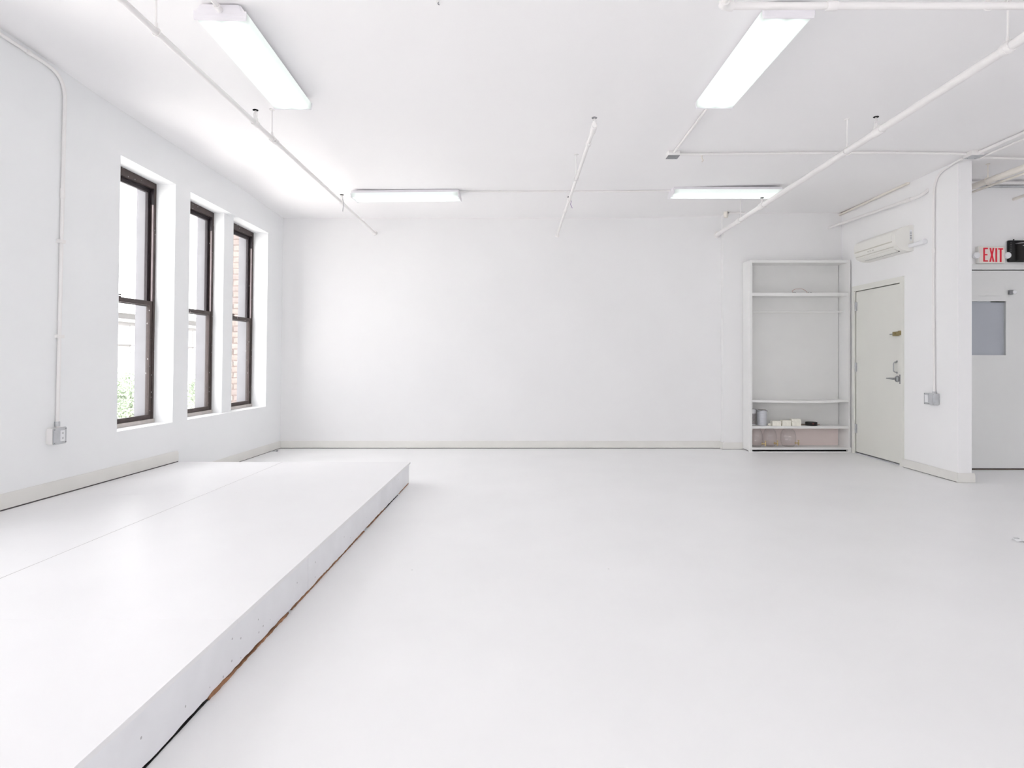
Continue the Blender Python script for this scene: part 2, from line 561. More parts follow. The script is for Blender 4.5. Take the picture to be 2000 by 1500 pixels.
def make_window(n, u0, u1):
    root = struct_empty('window_%d' % n, LW(u0, ZS, -.185))
    z0, zt = ZS + .005, ztop(u1) - .005
    sl = ztop(u0) - ztop(u1)
    um = (z0 + zt) / 2 - .014
    wi, wo = -.183, -.248
    P = lambda name, bm, m: obj(name, bm, m, root)
    P('head', lwbox(u0, u1, zt - .048, zt + sl + .004, wo, wi, dz1=-sl), WINF)
    P('head_stop', lwbox(u0 + .01, u1 - .01, zt - .064, zt - .046, wo, wi - .030), WIND)
    P('jamb', lwbox(u0, u0 + .028, z0, zt, wo, wi), WINF)
    P('jamb', lwbox(u1 - .028, u1, z0, zt, wo, wi), WINF)
    P('track', lwbox(u1 - .034, u1 - .027, um + .03, zt - .20, wi - .020, wi - .006), TRACK)
    P('track', lwbox(u1 - .036, u1 - .027, zt - .20, zt - .04, wi - .048, wi - .002), WIND)
    P('track', lwbox(u0 + .027, u0 + .034, um + .03, zt - .20, wi - .020, wi - .006), TRACK)
    P('reveal_liner', lwbox(u1 - .004, u1 + .001, z0, zt, -TH - .002, wo), EXTJ)  # thin grey liners added to dull the brightly lit outer reveal
    P('reveal_liner', lwbox(u0 - .001, u0 + .004, z0, zt, -TH - .002, wo), EXTJ)
    P('outer_sill', lwbox(u0, u1, z0 - .004, z0 + .010, -TH - .03, wo), EXTJ)
    P('sill', lwbox(u0, u1, z0 - .004, z0 + .030, wo, wi + .012), WINL)
    P('sill_stop', lwbox(u0 + .02, u1 - .02, z0 + .028, z0 + .046, wi - .05, wi - .012), WINF)
    # upper sash sits further out, lower sash nearer the room
    def sash(name, za, zb, w0_, w1_, m, st):
        bm = grid_wall([u0 + .03, u0 + .03 + st, u1 - .03 - st, u1 - .03], [za, za + .04, zb - .04, zb], lambda i, j: i == 1 and j == 1,
                       w0_, w1_, lambda u, z, wv, i, j: LW(u, z, wv))
        s = P(name, bm, m)
        g = lwbox(u0 + .025 + st, u1 - .025 - st, za + .035, zb - .035, (w0_ + w1_) / 2 - .002, (w0_ + w1_) / 2 + .002)
        obj('pane', g, PANE, s)
        return s
    sash('upper_sash', um - .02, zt - .052, wo + .002, wo + .028, WIND, .036)
    ls = sash('lower_sash', z0 + .032, um + .028, wi - .034, wi - .006, WINF, .034)
    um2 = (u0 + u1) / 2 - .12
    bm = lwbox(um2, um2 + .05, um + .026, um + .038, wi - .030, wi - .010)
    bmesh.ops.bevel(bm, geom=list(bm.edges), offset=.003, segments=1, affect='EDGES')
    obj('latch', bm, WINF, ls)
    obj('latch_lever', tube([LW(um2 + .02, um + .036, wi - .024), LW(um2 + .035, um + .053, wi - .022), LW(um2 + .055, um + .051, wi - .018)], .006, 8), WINF, ls)
    bm = lwbox(u0 + .18, u0 + .30, zt - .078, zt - .060, wo + .03, wi - .028)
    P('sash_pull', bm, WIND)
    return root


make_window(1, 5.2, 5.97)
make_window(2, 6.215, 7.0)
make_window(3, 7.21, 7.94)
for k, (a, b) in enumerate(wins[:6]):
    make_window(4 + k, a, b)
for k, (a, b) in enumerate(rw):
    root = struct_empty('window_%d' % (10 + k), (a, YREAR, .85))
    obj('frame', grid_wall([a, a + .05, (a + b) / 2 - .03, (a + b) / 2 + .03, b - .05, b], [.85, .90, 2.55, 2.6], lambda i, j: i in (1, 3) and j == 1,
                           0, .08, lambda u, z, wv, i, j: (u, YREAR - .2 + wv, z)), WINF, root)
    obj('pane', box(a + .04, b - .04, YREAR - .165, YREAR - .16, .89, 2.56), PANE, root)

# ------------------------------------------------------------------ baseboards
def chamf(h, t):
    return [(0, 0), (t, 0), (t, h * .78), (t * .35, h), (0, h)]


def left_board(name, u0, u1, z0, h, t):
    bm = bmesh.new()
    va, vb = [], []
    for d, z in chamf(h, t):
        va.append(bm.verts.new(LW(u0, z0 + z, d - .001)))
        vb.append(bm.verts.new(LW(u1, z0 + z, d - .001)))
    n = len(va)
    bm.faces.new(va)
    bm.faces.new(vb)
    for i in range(n):
        bm.faces.new((va[i], va[(i + 1) % n], vb[(i + 1) % n], vb[i]))
    return obj(name, bm, BASE, kind='structure')


PZ = 0.2025
left_board('baseboard_left', YREAR, 6.05, PZ + .009, .100, .017)
left_board('baseboard_left', 6.062, YB, .007, .092, .016)
obj('baseboard_back', prism([(YB - d, .007 + z) for d, z in chamf(.092, .016)], XL(YB) + .015, XJ - .016, 'x'), BASE, kind='structure')
obj('baseboard_back', prism([(YBR - d, .005 + z) for d, z in chamf(.086, .016)], XJ - .016, 2.962, 'x'), BASE, kind='structure')
obj('baseboard_back', box(XJ - .016, XJ, YBR - .002, YB, .003, .086), BASE, kind='structure')
obj('baseboard_right', prism([(XR - .008 - d, .006 + z) for d, z in chamf(.084, .018)], 6.062, DY0 - .055, 'y'), BASE, kind='structure')
obj('baseboard_right', prism([(6.07 - d, .002 + z) for d, z in chamf(.088, .019)], XR - .027, XR + .142, 'x'), BASE, kind='structure')
obj('baseboard_right', box(XR + .12, XR + .138, 6.07, YC, .003, .086), BASE, kind='structure')
# dark joints where the boards stand off the floor
obj('trim_3', box(XL(YB) + .015, XJ - .016, YB - .011, YB, .0003, .0068), SEAM, kind='structure')
obj('trim_3', box(XJ - .016, 2.962, YBR - .011, YBR, .0003, .0048), SEAM, kind='structure')
obj('trim_3', box(XR - .021, XR - .008, 6.075, DY0 - .055, .0003, .0058), SEAM, kind='structure')
obj('trim_3', hexa([LW(6.062, .0003, -.001), LW(YB, .0003, -.001), LW(YB, .0003, .011), LW(6.062, .0003, .011),
                    LW(6.062, .0068, -.001), LW(YB, .0068, -.001), LW(YB, .0068, .011), LW(6.062, .0068, .011)]), SEAM, kind='structure')
obj('trim_2', hexa([LW(YREAR, PZ, -.001), LW(6.05, PZ, -.001), LW(6.05, PZ, .0135), LW(YREAR, PZ, .0135),
                    LW(YREAR, PZ + .010, -.001), LW(6.05, PZ + .010, -.001), LW(6.05, PZ + .010, .0135), LW(YREAR, PZ + .010, .0135)]), SEAM, kind='structure')

# ------------------------------------------------------------------ raised platform
XP = lambda y: -1.038 - 0.010 * (6.04 - y)
XS = lambda y: -2.268 - 0.0254 * (6.04 - y)
YP = 6.045
plat = thing('platform', 'low white-painted plywood stage along the window wall', 'platform', (-2.2, 2.5, 0))


def board(fx0, fx1, y0, y1, z0=PZ - .019, z1=PZ):
    bm = hexa([(fx0(y0), y0, z0), (fx1(y0), y0, z0), (fx1(y1), y1, z0), (fx0(y1), y1, z0),
               (fx0(y0), y0, z1), (fx1(y0), y0, z1), (fx1(y1), y1, z1), (fx0(y1), y1, z1)])
    bmesh.ops.bevel(bm, geom=list(bm.edges), offset=.0005, segments=1, affect='EDGES')
    return bm


XB = lambda y: XL(y, .2) + .003
for a, b in ((YREAR + .4, 0.0), (0.0, 4.6), (4.6, YP)):
    obj('top_board', board(XB, lambda y: XS(y) - .002, a + .0004, b - .0004), PLAT, plat)
for a, b in ((YREAR + .4, 0.0), (0.0, 2.4), (2.4, YP)):
    obj('top_board', board(lambda y: XS(y) + .002, XP, a + .0004, b - .0004), PLAT, plat)
for a, b in ((YREAR + .42, .78), (.78, 3.22), (3.22, YP - .012)):
    # front boards whose cut lower edge wavers above the floor
    bm = bmesh.new()
    n = max(2, int((b - a) / .03))
    prev = None
    for i in range(n + 1):
        y = a + .0012 + (b - a - .0024) * i / n
        zb = .010 + .003 * math.sin(y * 3.1) + random.uniform(-.002, .003)
        r = [bm.verts.new((XP(y) - .012 - d, y, z)) for d, z in ((0, zb), (.018, zb), (.018, PZ - .0195), (0, PZ - .0195))]
        if prev:
            for k in range(4):
                bm.faces.new((prev[k], prev[(k + 1) % 4], r[(k + 1) % 4], r[k]))
        else:
            bm.faces.new(r)
        prev = r
    bm.faces.new(prev)
    obj('front_board', bm, FASCIA, plat)
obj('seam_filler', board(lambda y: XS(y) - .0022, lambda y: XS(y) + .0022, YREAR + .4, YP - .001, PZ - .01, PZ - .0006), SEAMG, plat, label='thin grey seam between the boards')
obj('end_board', box(XL(YP, .1) + .02, XP(YP) - .03, YP - .03, YP - .012, .006, PZ - .0195), FASCIA, plat)
obj('core', hexa([(XL(YREAR + .5) + .02, YREAR + .5, 0), (XP(YREAR) - .036, YREAR + .5, 0), (XP(YP) - .036, YP - .035, 0), (XL(YP) + .02, YP - .035, 0),  # near-black block puts the shade behind the boards into its colour
                  (XL(YREAR + .5) + .02, YREAR + .5, PZ - .0205), (XP(YREAR) - .036, YREAR + .5, PZ - .0205), (XP(YP) - .036, YP - .035, PZ - .0205), (XL(YP) + .02, YP - .035, PZ - .0205)]),
    DARK, plat, label='black core standing in for the shade behind the boards')


def rough_strip(name, y0, y1, m, hmin, hmax, out, parent):
    bm = bmesh.new()
    n = int((y1 - y0) / .018)
    prev = None
    h = (hmin + hmax) / 2
    for i in range(n + 1):
        y = y0 + (y1 - y0) * i / n
        h = min(hmax, max(hmin, h + random.uniform(-.0045, .0045)))
        o_ = out * random.uniform(.5, 1.4)
        x = XP(y) - .012
        r = [bm.verts.new((x + d, y, z)) for d, z in ((-.02, 0.0003), (o_, .0003), (o_ * .8, h), (-.02, h))]
        if prev:
            for k in range(4):
                bm.faces.new((prev[k], prev[(k + 1) % 4], r[(k + 1) % 4], r[k]))
        else:
            bm.faces.new(r)
        prev = r
    bm.faces.new(prev)
    return obj(name, bm, m, parent)


rough_strip('gap_shade', YREAR + .5, 2.22, DARK, .003, .008, .0012, plat)  # black strips stand in for the shade in the floor gap
rough_strip('gap_shade', 5.02, 5.5, DARK, .002, .006, .001, plat)
rough_strip('bare_edge', 2.20, 2.95, BARE, .004, .016, .005, plat)['label'] = 'splintered brown raw wood edge at the floor'
rough_strip('bare_edge', 2.99, 4.35, BARE, .004, .012, .003, plat)
rough_strip('bare_edge', 4.45, 5.0, BARE, .003, .010, .002, plat)
rough_strip('bare_edge', 5.55, 6.0, BARE, .004, .010, .002, plat)

# ------------------------------------------------------------------ right wall door (door_1)
d1 = struct_empty('door_1', (XR, DY0, 0))
FR = XR - .010
bm = prism([(DY0 - .052, 0), (DY0 - .052, DZ + .065), (DY1 + .052, DZ + .065), (DY1 + .052, 0), (DY1, 0), (DY1, DZ), (DY0, DZ), (DY0, 0)], FR - .012, XR + .12, 'x')
obj('door_frame', bm, DOORP, d1)
leaf = obj('door_leaf', box(XR + .004, XR + .048, DY0 + .003, DY1 - .0008, .022, DZ - .006, bev=.0015, segs=1), DOORP, d1)
obj('threshold', box(XR - .005, XR + .12, DY0, DY1, 0, .012), GALV, d1)
obj('gap_backing', box(XR + .05, XR + .10, DY0, DY1, .012, DZ), DARK, d1)  # black sheet behind the whole leaf paints the shade in its gaps
for z in (1.855, 1.09, .315):
    h = obj('hinge', tube([(XR - .004, DY1 - .004, z - .055), (XR - .004, DY1 - .004, z + .055)], .009, 10), GALV, d1)
    obj('hinge_leaf', box(XR - .002, XR + .004, DY1 - .03, DY1 + .012, z - .055, z + .055), GALV, h)
XD = XR + .004
# rim lock in worn brass
lk = obj('rim_lock', box(XD - .030, XD, 6.99, 7.115, 1.452, 1.502, bev=.004), OLDBR, leaf, label='worn brass surface lock')
lk2 = obj('lock_bolt', box(XD - .036, XD, DY0 - .03, 7.005, 1.458, 1.508, bev=.004), OLDBR, leaf)
obj('lock_turn', tube([(XD - .03, 7.06, 1.477), (XD - .045, 7.06, 1.477)], .012, 12), OLDBR, leaf)
obj('lock_lever', tube([(XD - .022, 7.11, 1.476), (XD - .026, 7.165, 1.474)], .007, 8), CHROME, leaf)
# pull handle
pts = [(XD, 7.075, 1.160), (XD - .02, 7.078, 1.155)] + arc((XD - .02, 7.078, 1.155), (XD - .034, 7.082, 1.154), (XD - .034, 7.085, 1.135), 5) + arc((XD - .034, 7.085, 1.065), (XD - .034, 7.082, 1.046), (XD - .02, 7.078, 1.045), 5) + [(XD, 7.075, 1.04)]
obj('pull_handle', tube(pts, .006, 10), CHROME, leaf)
for z in (1.165, 1.038):
    obj('handle_plate', lathe([(.013, -.003), (.013, 0)], XD, 7.075, 14, axis='x', cz=z), CHROME, leaf)
# lever set
obj('lever_rose', lathe([(.020, -.024), (.030, -.018), (.036, -.006), (.036, .001)], XD, 7.065, 24, axis='x', cz=.968), CHROME, leaf)
obj('lever_handle', tube([(XD - .02, 7.065, .970), (XD - .055, 7.065, .970), (XD - .06, 7.075, .972), (XD - .06, 7.12, .974), (XD - .055, 7.185, .972)], [.011, .011, .011, .009, .006], 12), CHROME, leaf)
obj('strike_plate', box(FR - .0135, FR - .010, DY0 - .016, DY0 + .004, .915, 1.02), STEEL, d1)

# ------------------------------------------------------------------ exit door beyond the partition (door_2)
d2 = struct_empty('door_2', (CX0, YC, 0))
bm = prism([(CX0 - .05, 0), (CX0 - .05, CZ + .055), (CX1 + .05, CZ + .055), (CX1 + .05, 0), (CX1, 0), (CX1, CZ), (CX0, CZ), (CX0, 0)], YC - .018, YC + .13, 'y')
obj('door_frame', bm, DOORG, d2)
lf2 = obj('door_leaf', grid_wall([CX0 + .003, 4.70, 5.245, CX1 - .003], [.016, 1.235, 1.815, CZ - .010], lambda i, j: i == 1 and j == 1, 0, .044,
                                 lambda u, z, wv, i, j: (u, YC - .004 + wv, z)), DOORG, d2)
obj('gap_backing', box(CX0, CX1, YC + .05, YC + .1, 0, CZ), DARK, d2)  # black sheet again, painting the shade around the grey leaf
bm = grid_wall([4.655, 4.70, 5.245, 5.29], [1.19, 1.235, 1.815, 1.865], lambda i, j: i == 1 and j == 1, 0, .016, lambda u, z, wv, i, j: (u, YC - .016 + wv, z))
obj('window_trim', bm, DOORG, lf2)
obj('pane', box(4.69, 5.25, YC + .012, YC + .018, 1.225, 1.825), FROST, lf2, label='grey-blue frosted glass')
obj('pane_gasket', box(5.10, 5.246, YC + .000, YC + .012, 1.806, 1.816), BLACK, lf2)
obj('latch_box', box(5.275, 5.315, YC - .030, YC - .004, 1.885, 1.935, bev=.003), STEEL, lf2)
obj('latch_knob', lathe([(.018, -.03), (.022, -.026), (.022, 0)], 5.33, YC - .004, 16, axis='y', cz=1.912), WHITEP, lf2)
obj('threshold', box(CX0, CX1, YC - .01, YC + .13, 0, .010), BARK, d2)

# ------------------------------------------------------------------ exit sign, siren box
sx0, sx1, sz0, sz1 = 4.925, 5.215, 2.220, 2.402
YS = YC - .045
ex = thing('exit_sign', 'cream illuminated-type sign reading EXIT in tall red letters above the grey door', 'sign', (5.07, YC, 2.31))
obj('housing', box(sx0, sx1, YS, YC, sz0, sz1, bev=.008), PLAST, ex)
obj('face', box(sx0 + .012, sx1 - .012, YS - .003, YS + .001, sz0 + .010, sz1 - .010, bev=.001, segs=1), SIGNF, ex)


def letter(polys, ox, name='letter'):
    bm = bmesh.new()
    z0, h = sz0 + .017, .148
    for poly in polys:
        prism([(sx0 + ox + a, z0 + b * h + (sx0 - 4.925) - ox * .03) for a, b in poly], YS - .0045, YS - .002, 'y', bm)
    obj(name, bm, RED, ex, label='red letter')


t = .018
letter([[(0, 0), (.05, 0), (.05, .1), (t, .1), (t, .45), (.045, .45), (.045, .55), (t, .55), (t, .9), (.05, .9), (.05, 1), (0, 1)]], .052)
letter([[(0, 0), (.018, 0), (.027, .33), (.036, 0), (.054, 0), (.0375, .5), (.053, 1), (.035, 1), (.0275, .70), (.020, 1), (.002, 1), (.0175, .5)]], .117)
letter([[(0, 0), (t, 0), (t, 1), (0, 1)]], .182)
letter([[(.017, 0), (.036, 0), (.036, .9), (.053, .9), (.053, 1), (0, 1), (0, .9), (.017, .9)]], .212)
for cx, nm in ((4.90, 'lamp_head'), (5.232, 'lamp_head')):
    o = obj(nm, lathe([(.018, -.06), (.032, -.055), (.036, -.035), (.026, -.012), (.012, 0.0)], cx, YC - .012, 20, axis='y', cz=2.302), WHITEP, ex)
obj('lamp_arm', box(4.895, 4.93, YC - .03, YC - .01, 2.285, 2.32, bev=.004), PLAST, ex)
obj('lamp_arm', box(5.21, 5.245, YC - .03, YC - .01, 2.285, 2.32, bev=.004), PLAST, ex)

sb = thing('siren_box', 'black wall box with rounded front beside the EXIT sign', 'alarm', (5.4, YC, 2.35))
obj('back_plate', box(5.262, 5.56, YC - .035, YC, 2.235, 2.468, bev=.012), BLACK, sb)
bm = prism([(5.335 + .19 * (1 - math.cos(a)) / 2, YC - .035 - .075 * math.sin(a)) for a in [PI * i / 16 for i in range(17)]], 2.25, 2.44, 'z')
obj('front_drum', bm, BLACK2, sb)
obj('rim_band', prism([(5.330 + .20 * (1 - math.cos(a)) / 2, YC - .034 - .082 * math.sin(a)) for a in [PI * i / 16 for i in range(17)]], 2.425, 2.434, 'z'), STEEL, sb)
obj('marking', box(5.365, 5.40, YC - .098, YC - .092, 2.398, 2.405), WHITEP, sb)
obj('hook', tube([(5.325, YC - .02, 2.46), (5.325, YC - .02, 2.482)], .006, 8), BLACK, sb)
for k in range(6):
    obj('rivet', lathe([(.0035, -.003), (.0035, 0)], 5.283, YC - .035, 8, axis='y', cz=2.345 + k * .019), STEEL, sb)

# ------------------------------------------------------------------ fluorescent lamps
def make_lamp(label):
    """1.22 m wrap lamp, local: length along x, hangs from z=0 downwards"""
    L, W = 1.20, .268
    r = thing('ceiling_lamp', label, 'light', (0, 0, 0), 'fluorescent wrap lamps on the ceiling')
    hp = [(-.105, -.0), (.105, -.0), (.128, -.034), (-.128, -.034)]
    obj('housing', prism(hp, -L / 2 + .006, L / 2 - .006, 'x'), LAMPH, r, local=True)
    hw = W / 2
    prof = [(-hw, -.034), (-hw + .001, -.062), (-hw + .010, -.075), (-hw * .5, -.079), (0, -.080), (hw * .5, -.079), (hw - .010, -.075), (hw - .001, -.062), (hw, -.034)]
    obj('diffuser', prism(prof, -L / 2 + .008, L / 2 - .008, 'x'), DIFF, r, local=True, label='glowing ribbed white diffuser')
    for s in (-1, 1):
        a = -L / 2 if s < 0 else L / 2 - .008
        cp = [(-.098, 0), (.098, 0), (.110, -.034), (.137, -.034), (.137, -.060), (.134, -.0815), (-.134, -.0815), (-.137, -.060), (-.137, -.034), (-.110, -.034)]
        cap = obj('end_cap', prism(cp, a, a + .008, 'x'), LAMPH, r, local=True)
        for k in range(3):
            z = -.044 - k * .011
            e = a - .0015 if s < 0 else a + .008
            obj('rib', box(e, e + .0015, -.128, .128, z - .003, z), LAMPH, cap, local=True)
    return r


def copy_tree(o, parent=None):
    c = o.copy()
    COL.objects.link(c)
    c.parent = parent
    for ch in list(o.children):
        copy_tree(ch, c)
    return c


l0 = make_lamp('')
LZ = 1.865 + CH
spots = [((-1.595, 3.905, LZ), PI / 2 + .0377, 'lit wrap lamp with a conduit on its near end, nearest the window wall, running away'),
         ((1.411, 3.885, LZ), PI / 2 + .012, 'lit wrap lamp running away beneath the white crossing sprinkler pipe'),
         ((-1.250, 7.045, LZ), -.040, 'lit wrap lamp set crosswise near the back wall, close to the windows'),
         ((2.300, 6.985, LZ + .018), .004, 'lit wrap lamp set crosswise near the back wall, its end behind the diagonal pipe')]
srcs = [l0] + [copy_tree(l0) for _ in range(3)]
for o, (loc, rz, lab) in zip(srcs, spots):
    o.location = loc
    o.rotation_euler = (0, 0, rz)
    o['label'] = lab

# ------------------------------------------------------------------ conduits and sprinkler pipes
def pipe_part(parent, pts, r, m=PIPE, name='pipe', seg=14):
    return obj(name, tube(pts, r, seg), m, parent)


def collar(parent, p, d, r, L, m=PIPE, name='coupling'):
    p, d = Vector(p), Vector(d).normalized()
    a, b = p - d * L / 2, p + d * L / 2
    return obj(name, tube([a, a + d * L * .08, b - d * L * .08, b], [r * .93, r, r, r * .93], 18), m, parent)


def head(parent, p, top, m=PIPE, dark=DARK):
    """upright sprinkler: fitting, frame, and a toothed deflector"""
    x, y, z = p
    h = obj('sprinkler_head', tube([(x, y, z), (x, y, z + (top - z) * .35), (x, y, z + (top - z) * .36), (x, y, z + (top - z) * .55), (x, y, z + (top - z) * .56), (x, y, top - .012)],
                                   [.018, .018, .013, .013, .006, .004], 12), m, parent)
    bm = bmesh.new()
    n = 20
    ring = []
    for k in range(n):
        a = 2 * PI * k / n
        rr = .020 if k % 2 else .016
        ring.append((x + rr * math.cos(a), y + rr * math.sin(a)))
    prism(ring, top - .005, top, 'z', bm)
    obj('deflector', bm, dark, h)
    fr = [(x - .004, y, z + (top - z) * .5)] + arc((x - .012, y, z + (top - z) * .6), (x - .016, y, top - .03), (x - .002, y, top - .005), 4)
    obj('frame_arm', tube(fr, .0025, 6), m, h)
    fr = [(2 * x - a[0], a[1], a[2]) for a in fr]
    obj('frame_arm', tube(fr, .0025, 6), m, h)
    return h


def hanger(parent, p, r, m=PIPE):
    x, y, z = p
    zc = ceil_z(x, y)
    rod = obj('hanger_rod', tube([(x, y, z + r + .012), (x, y, zc + .004)], .005, 8), m, parent)
    obj('ceiling_flange', lathe([(.020, zc - .004 - z), (.020, zc + .004 - z)], x, y, 14, cz=z), m, rod)
    ring = tube([(x, y + .0, z) + Vector(((r + .005) * math.cos(a), 0, (r + .005) * math.sin(a))) if False else Vector((x + (r + .005) * math.cos(a), y, z + (r + .005) * math.sin(a))) for a in [PI / 2 + 2 * PI * k / 24 for k in range(25)]], .0035, 6)
    obj('hanger_ring', ring, m, rod)
    obj('clevis', tube([(x, y, z + r + .004), (x, y, z + r + .03), (x, y, z + r + .034)], [.010, .008, .005], 10), m, rod)


# right sprinkler main
A = Vector((2.654, YB, 2.849)); B = Vector((2.548, -1.5, 2.849))
sp = thing('sprinkler_pipe', 'thick white sprinkler pipe running diagonally over the door side of the room', 'pipe', A)
pr = lambda y: A + (B - A) * ((A.y - y) / (A.y - B.y))
pipe_part(sp, [A, pr(7.45), B], .026)
collar(sp, pr(3.33), B - A, .032, .07)
collar(sp, pr(4.55), B - A, .032, .10)
collar(sp, pr(6.78), B - A, .034, .12)
collar(sp, pr(7.50), B - A, .033, .09)
for y, tz in ((4.58, 2.965), (6.78, 2.938)):
    head(sp, pr(y), tz)
for y in (3.33, 4.99, 7.45):
    hanger(sp, pr(y), .026)
obj('wall_plate', lathe([(.045, -.004), (.036, -.012), (.030, -.014)], A.x, YB, 20, axis='y', cz=A.z), PIPE, sp)

# left sprinkler main
A2 = Vector((-1.915, YB, 2.876)); B2 = Vector((-1.828, 0.5, 2.876))
sp2 = thing('sprinkler_pipe', 'slim white sprinkler pipe running overhead near the windows', 'pipe', A2)
p2 = lambda y: A2 + (B2 - A2) * ((A2.y - y) / (A2.y - B2.y))
pipe_part(sp2, [A2, B2], .0165)
for y, L in ((6.75, .07), (4.47, .07), (4.85, .05)):
    collar(sp2, p2(y), B2 - A2, .0225, L)
head(sp2, p2(4.47), 2.972)
head(sp2, p2(6.75), 2.963)
for y in (3.22, 4.78):
    hanger(sp2, p2(y), .0165)
obj('tag_cord', tube([p2(6.70) + Vector((.02, 0, .03)), p2(6.62) + Vector((.05, 0, -.02)), p2(6.6) + Vector((.055, 0, -.08)), p2(6.6) + Vector((.05, 0, -.13))], .0025, 6), STEEL, sp2)
obj('wall_plate', lathe([(.034, -.004), (.026, -.012), (.020, -.014)], A2.x, YB, 20, axis='y', cz=A2.z), PIPE, sp2)

# short middle pipe
A3 = Vector((.520, YB, 2.842)); B3 = Vector((.540, 4.42, 2.842))
sp3 = thing('sprinkler_pipe', 'short white sprinkler pipe reaching out from the middle of the back wall', 'pipe', A3)
p3 = lambda y: A3 + (B3 - A3) * ((A3.y - y) / (A3.y - B3.y))
pipe_part(sp3, [A3, B3], .0145)
collar(sp3, p3(4.50), B3 - A3, .021, .12)
collar(sp3, p3(4.80), B3 - A3, .021, .05)
collar(sp3, p3(6.50), B3 - A3, .021, .08)
collar(sp3, p3(7.0), B3 - A3, .020, .05)
head(sp3, p3(4.44), 2.905, dark=STEEL)
head(sp3, p3(6.50), 2.875)
hanger(sp3, p3(5.75), .0145)
obj('tag_cord', tube([p3(6.5) + Vector((.0, -.02, .03)), p3(6.5) + Vector((.02, -.02, -.02)), p3(6.5) + Vector((.012, -.02, -.05)), p3(6.5) + Vector((.03, -.02, -.09))], .003, 6), PURP, sp3)
obj('wall_plate', lathe([(.030, -.004), (.022, -.012), (.018, -.014)], A3.x, YB, 20, axis='y', cz=A3.z), PIPE, sp3)

# branch pipe crossing the top of the view
yb = 2.94
A4 = Vector((.955, yb, 2.852)); B4 = Vector((2.56, yb, 2.852))
sp4 = thing('sprinkler_pipe', 'white branch pipe crossing above the lamp by the diagonal pipe', 'pipe', A4)
pipe_part(sp4, [A4, B4], .0165)
pipe_part(sp4, [A4, A4 + Vector((0, -1.6, .0))], .0165)
obj('elbow', tube(arc(A4 + Vector((.05, 0, 0)), A4, A4 + Vector((0, -.05, 0)), 6), .024, 16), PIPE, sp4)
collar(sp4, (1.47, yb, 2.852), (1, 0, 0), .022, .05)
collar(sp4, (2.66, yb, 2.852), (1, 0, 0), .040, .08)
hanger(sp4, (2.20, yb, 2.852), .0165)

# left wall conduit and its outlet box
rc = .0125
cd = thing('conduit', 'thin white conduit dropping down the window wall to a grey outlet', 'conduit', LW(4.57, .70, .014))
pts = [LW(3.7, 3.295, .016), LW(4.05, 3.285, .016), LW(4.40, 3.268, .016)] + arc(LW(4.42, 3.265, .016), LW(4.57, 3.25, .016), LW(4.575, 3.10, .016), 8) + [LW(4.562, 1.95, .015), LW(4.548, .70, .015)]
pipe_part(cd, pts, rc)
for z in (2.05, 1.36):
    obj('strap', lwbox(4.530, 4.585, z - .012, z + .012, 0, .03), PIPE, cd)
collar(cd, LW(4.567, 2.40, .015), (0, 0, 1), .0155, .07)
collar(cd, LW(4.548, .725, .015), (0, 0, 1), .017, .035, GALV, 'connector')
collar(cd, LW(4.25, 3.275, .016), (0, 1, 0), .0165, .04)


def lw_outlet():
    r = thing('outlet_box', 'grey two-gang outlet box at the foot of the window-wall conduit', 'outlet', LW(4.512, .6, 0))
    bm = lwbox(4.462, 4.581, .585, .700, 0, .052)
    bmesh.ops.bevel(bm, geom=list(bm.edges), offset=.005, segments=2, affect='EDGES')
    obj('box', bm, PIPE, r)
    bm = lwbox(4.460, 4.584, .582, .703, .050, .058)
    bmesh.ops.bevel(bm, geom=list(bm.edges), offset=.004, segments=2, affect='EDGES')
    obj('cover_plate', bm, GALV, r)
    obj('receptacle', lwbox(4.520, 4.561, .602, .680, .057, .062), WHITEP, r)
    for z in (.624, .660):
        for u in (4.534, 4.544):
            obj('slot', lwbox(u, u + .003, z - .007, z + .007, .0615, .0625), STEEL, r)
    for u, z in ((4.469, .690), (4.469, .594), (4.573, .690), (4.573, .594)):
        obj('screw', lwbox(u - .004, u + .004, z - .004, z + .004, .057, .0605), STEEL, r)


lw_outlet()

# right wall conduit and outlet
cd = thing('conduit', 'thin white conduit bending down the partition to a grey outlet beside the door', 'conduit', (XR - .02, 6.41, .8))
xr = XR - .024
pts = [(XR - .07, 5.93, 3.092), (XR - .045, 6.10, 3.09), (XR - .03, 6.20, 3.085)] + arc((xr, 6.25, 3.08), (xr, 6.41, 3.06), (xr, 6.41, 2.86), 8) + [(xr, 6.415, 1.9), (xr, 6.40, .825)]
pipe_part(cd, pts, .010, m=PIPE)
for z in (2.30, 1.52):
    collar(cd, (xr, 6.412, z), (0, 0, 1), .0145, .045, PIPE)
collar(cd, (xr, 6.40, .845), (0, 0, 1), .015, .035, GALV, 'connector')
ob = thing('outlet_box', 'grey two-gang outlet box on the partition at the end of its conduit', 'outlet', (XR, 6.42, .78))
obj('box', box(XR - .058, XR - .006, 6.345, 6.50, .730, .842, bev=.006), GALV, ob)
obj('cover_plate', box(XR - .064, XR - .056, 6.342, 6.503, .727, .845, bev=.003), GALV, ob)
obj('receptacle', box(XR - .069, XR - .063, 6.435, 6.482, .748, .824, bev=.001, segs=1), WHITEP, ob)
obj('switch_plate', box(XR - .068, XR - .063, 6.362, 6.410, .748, .824, bev=.001, segs=1), GALV, ob)
for y in (6.355, 6.42, 6.492):
    for z in (.737, .835):
        obj('screw', lathe([(.004, -.003), (.004, 0)], XR - .064, y, 8, axis='x', cz=z), STEEL, ob)

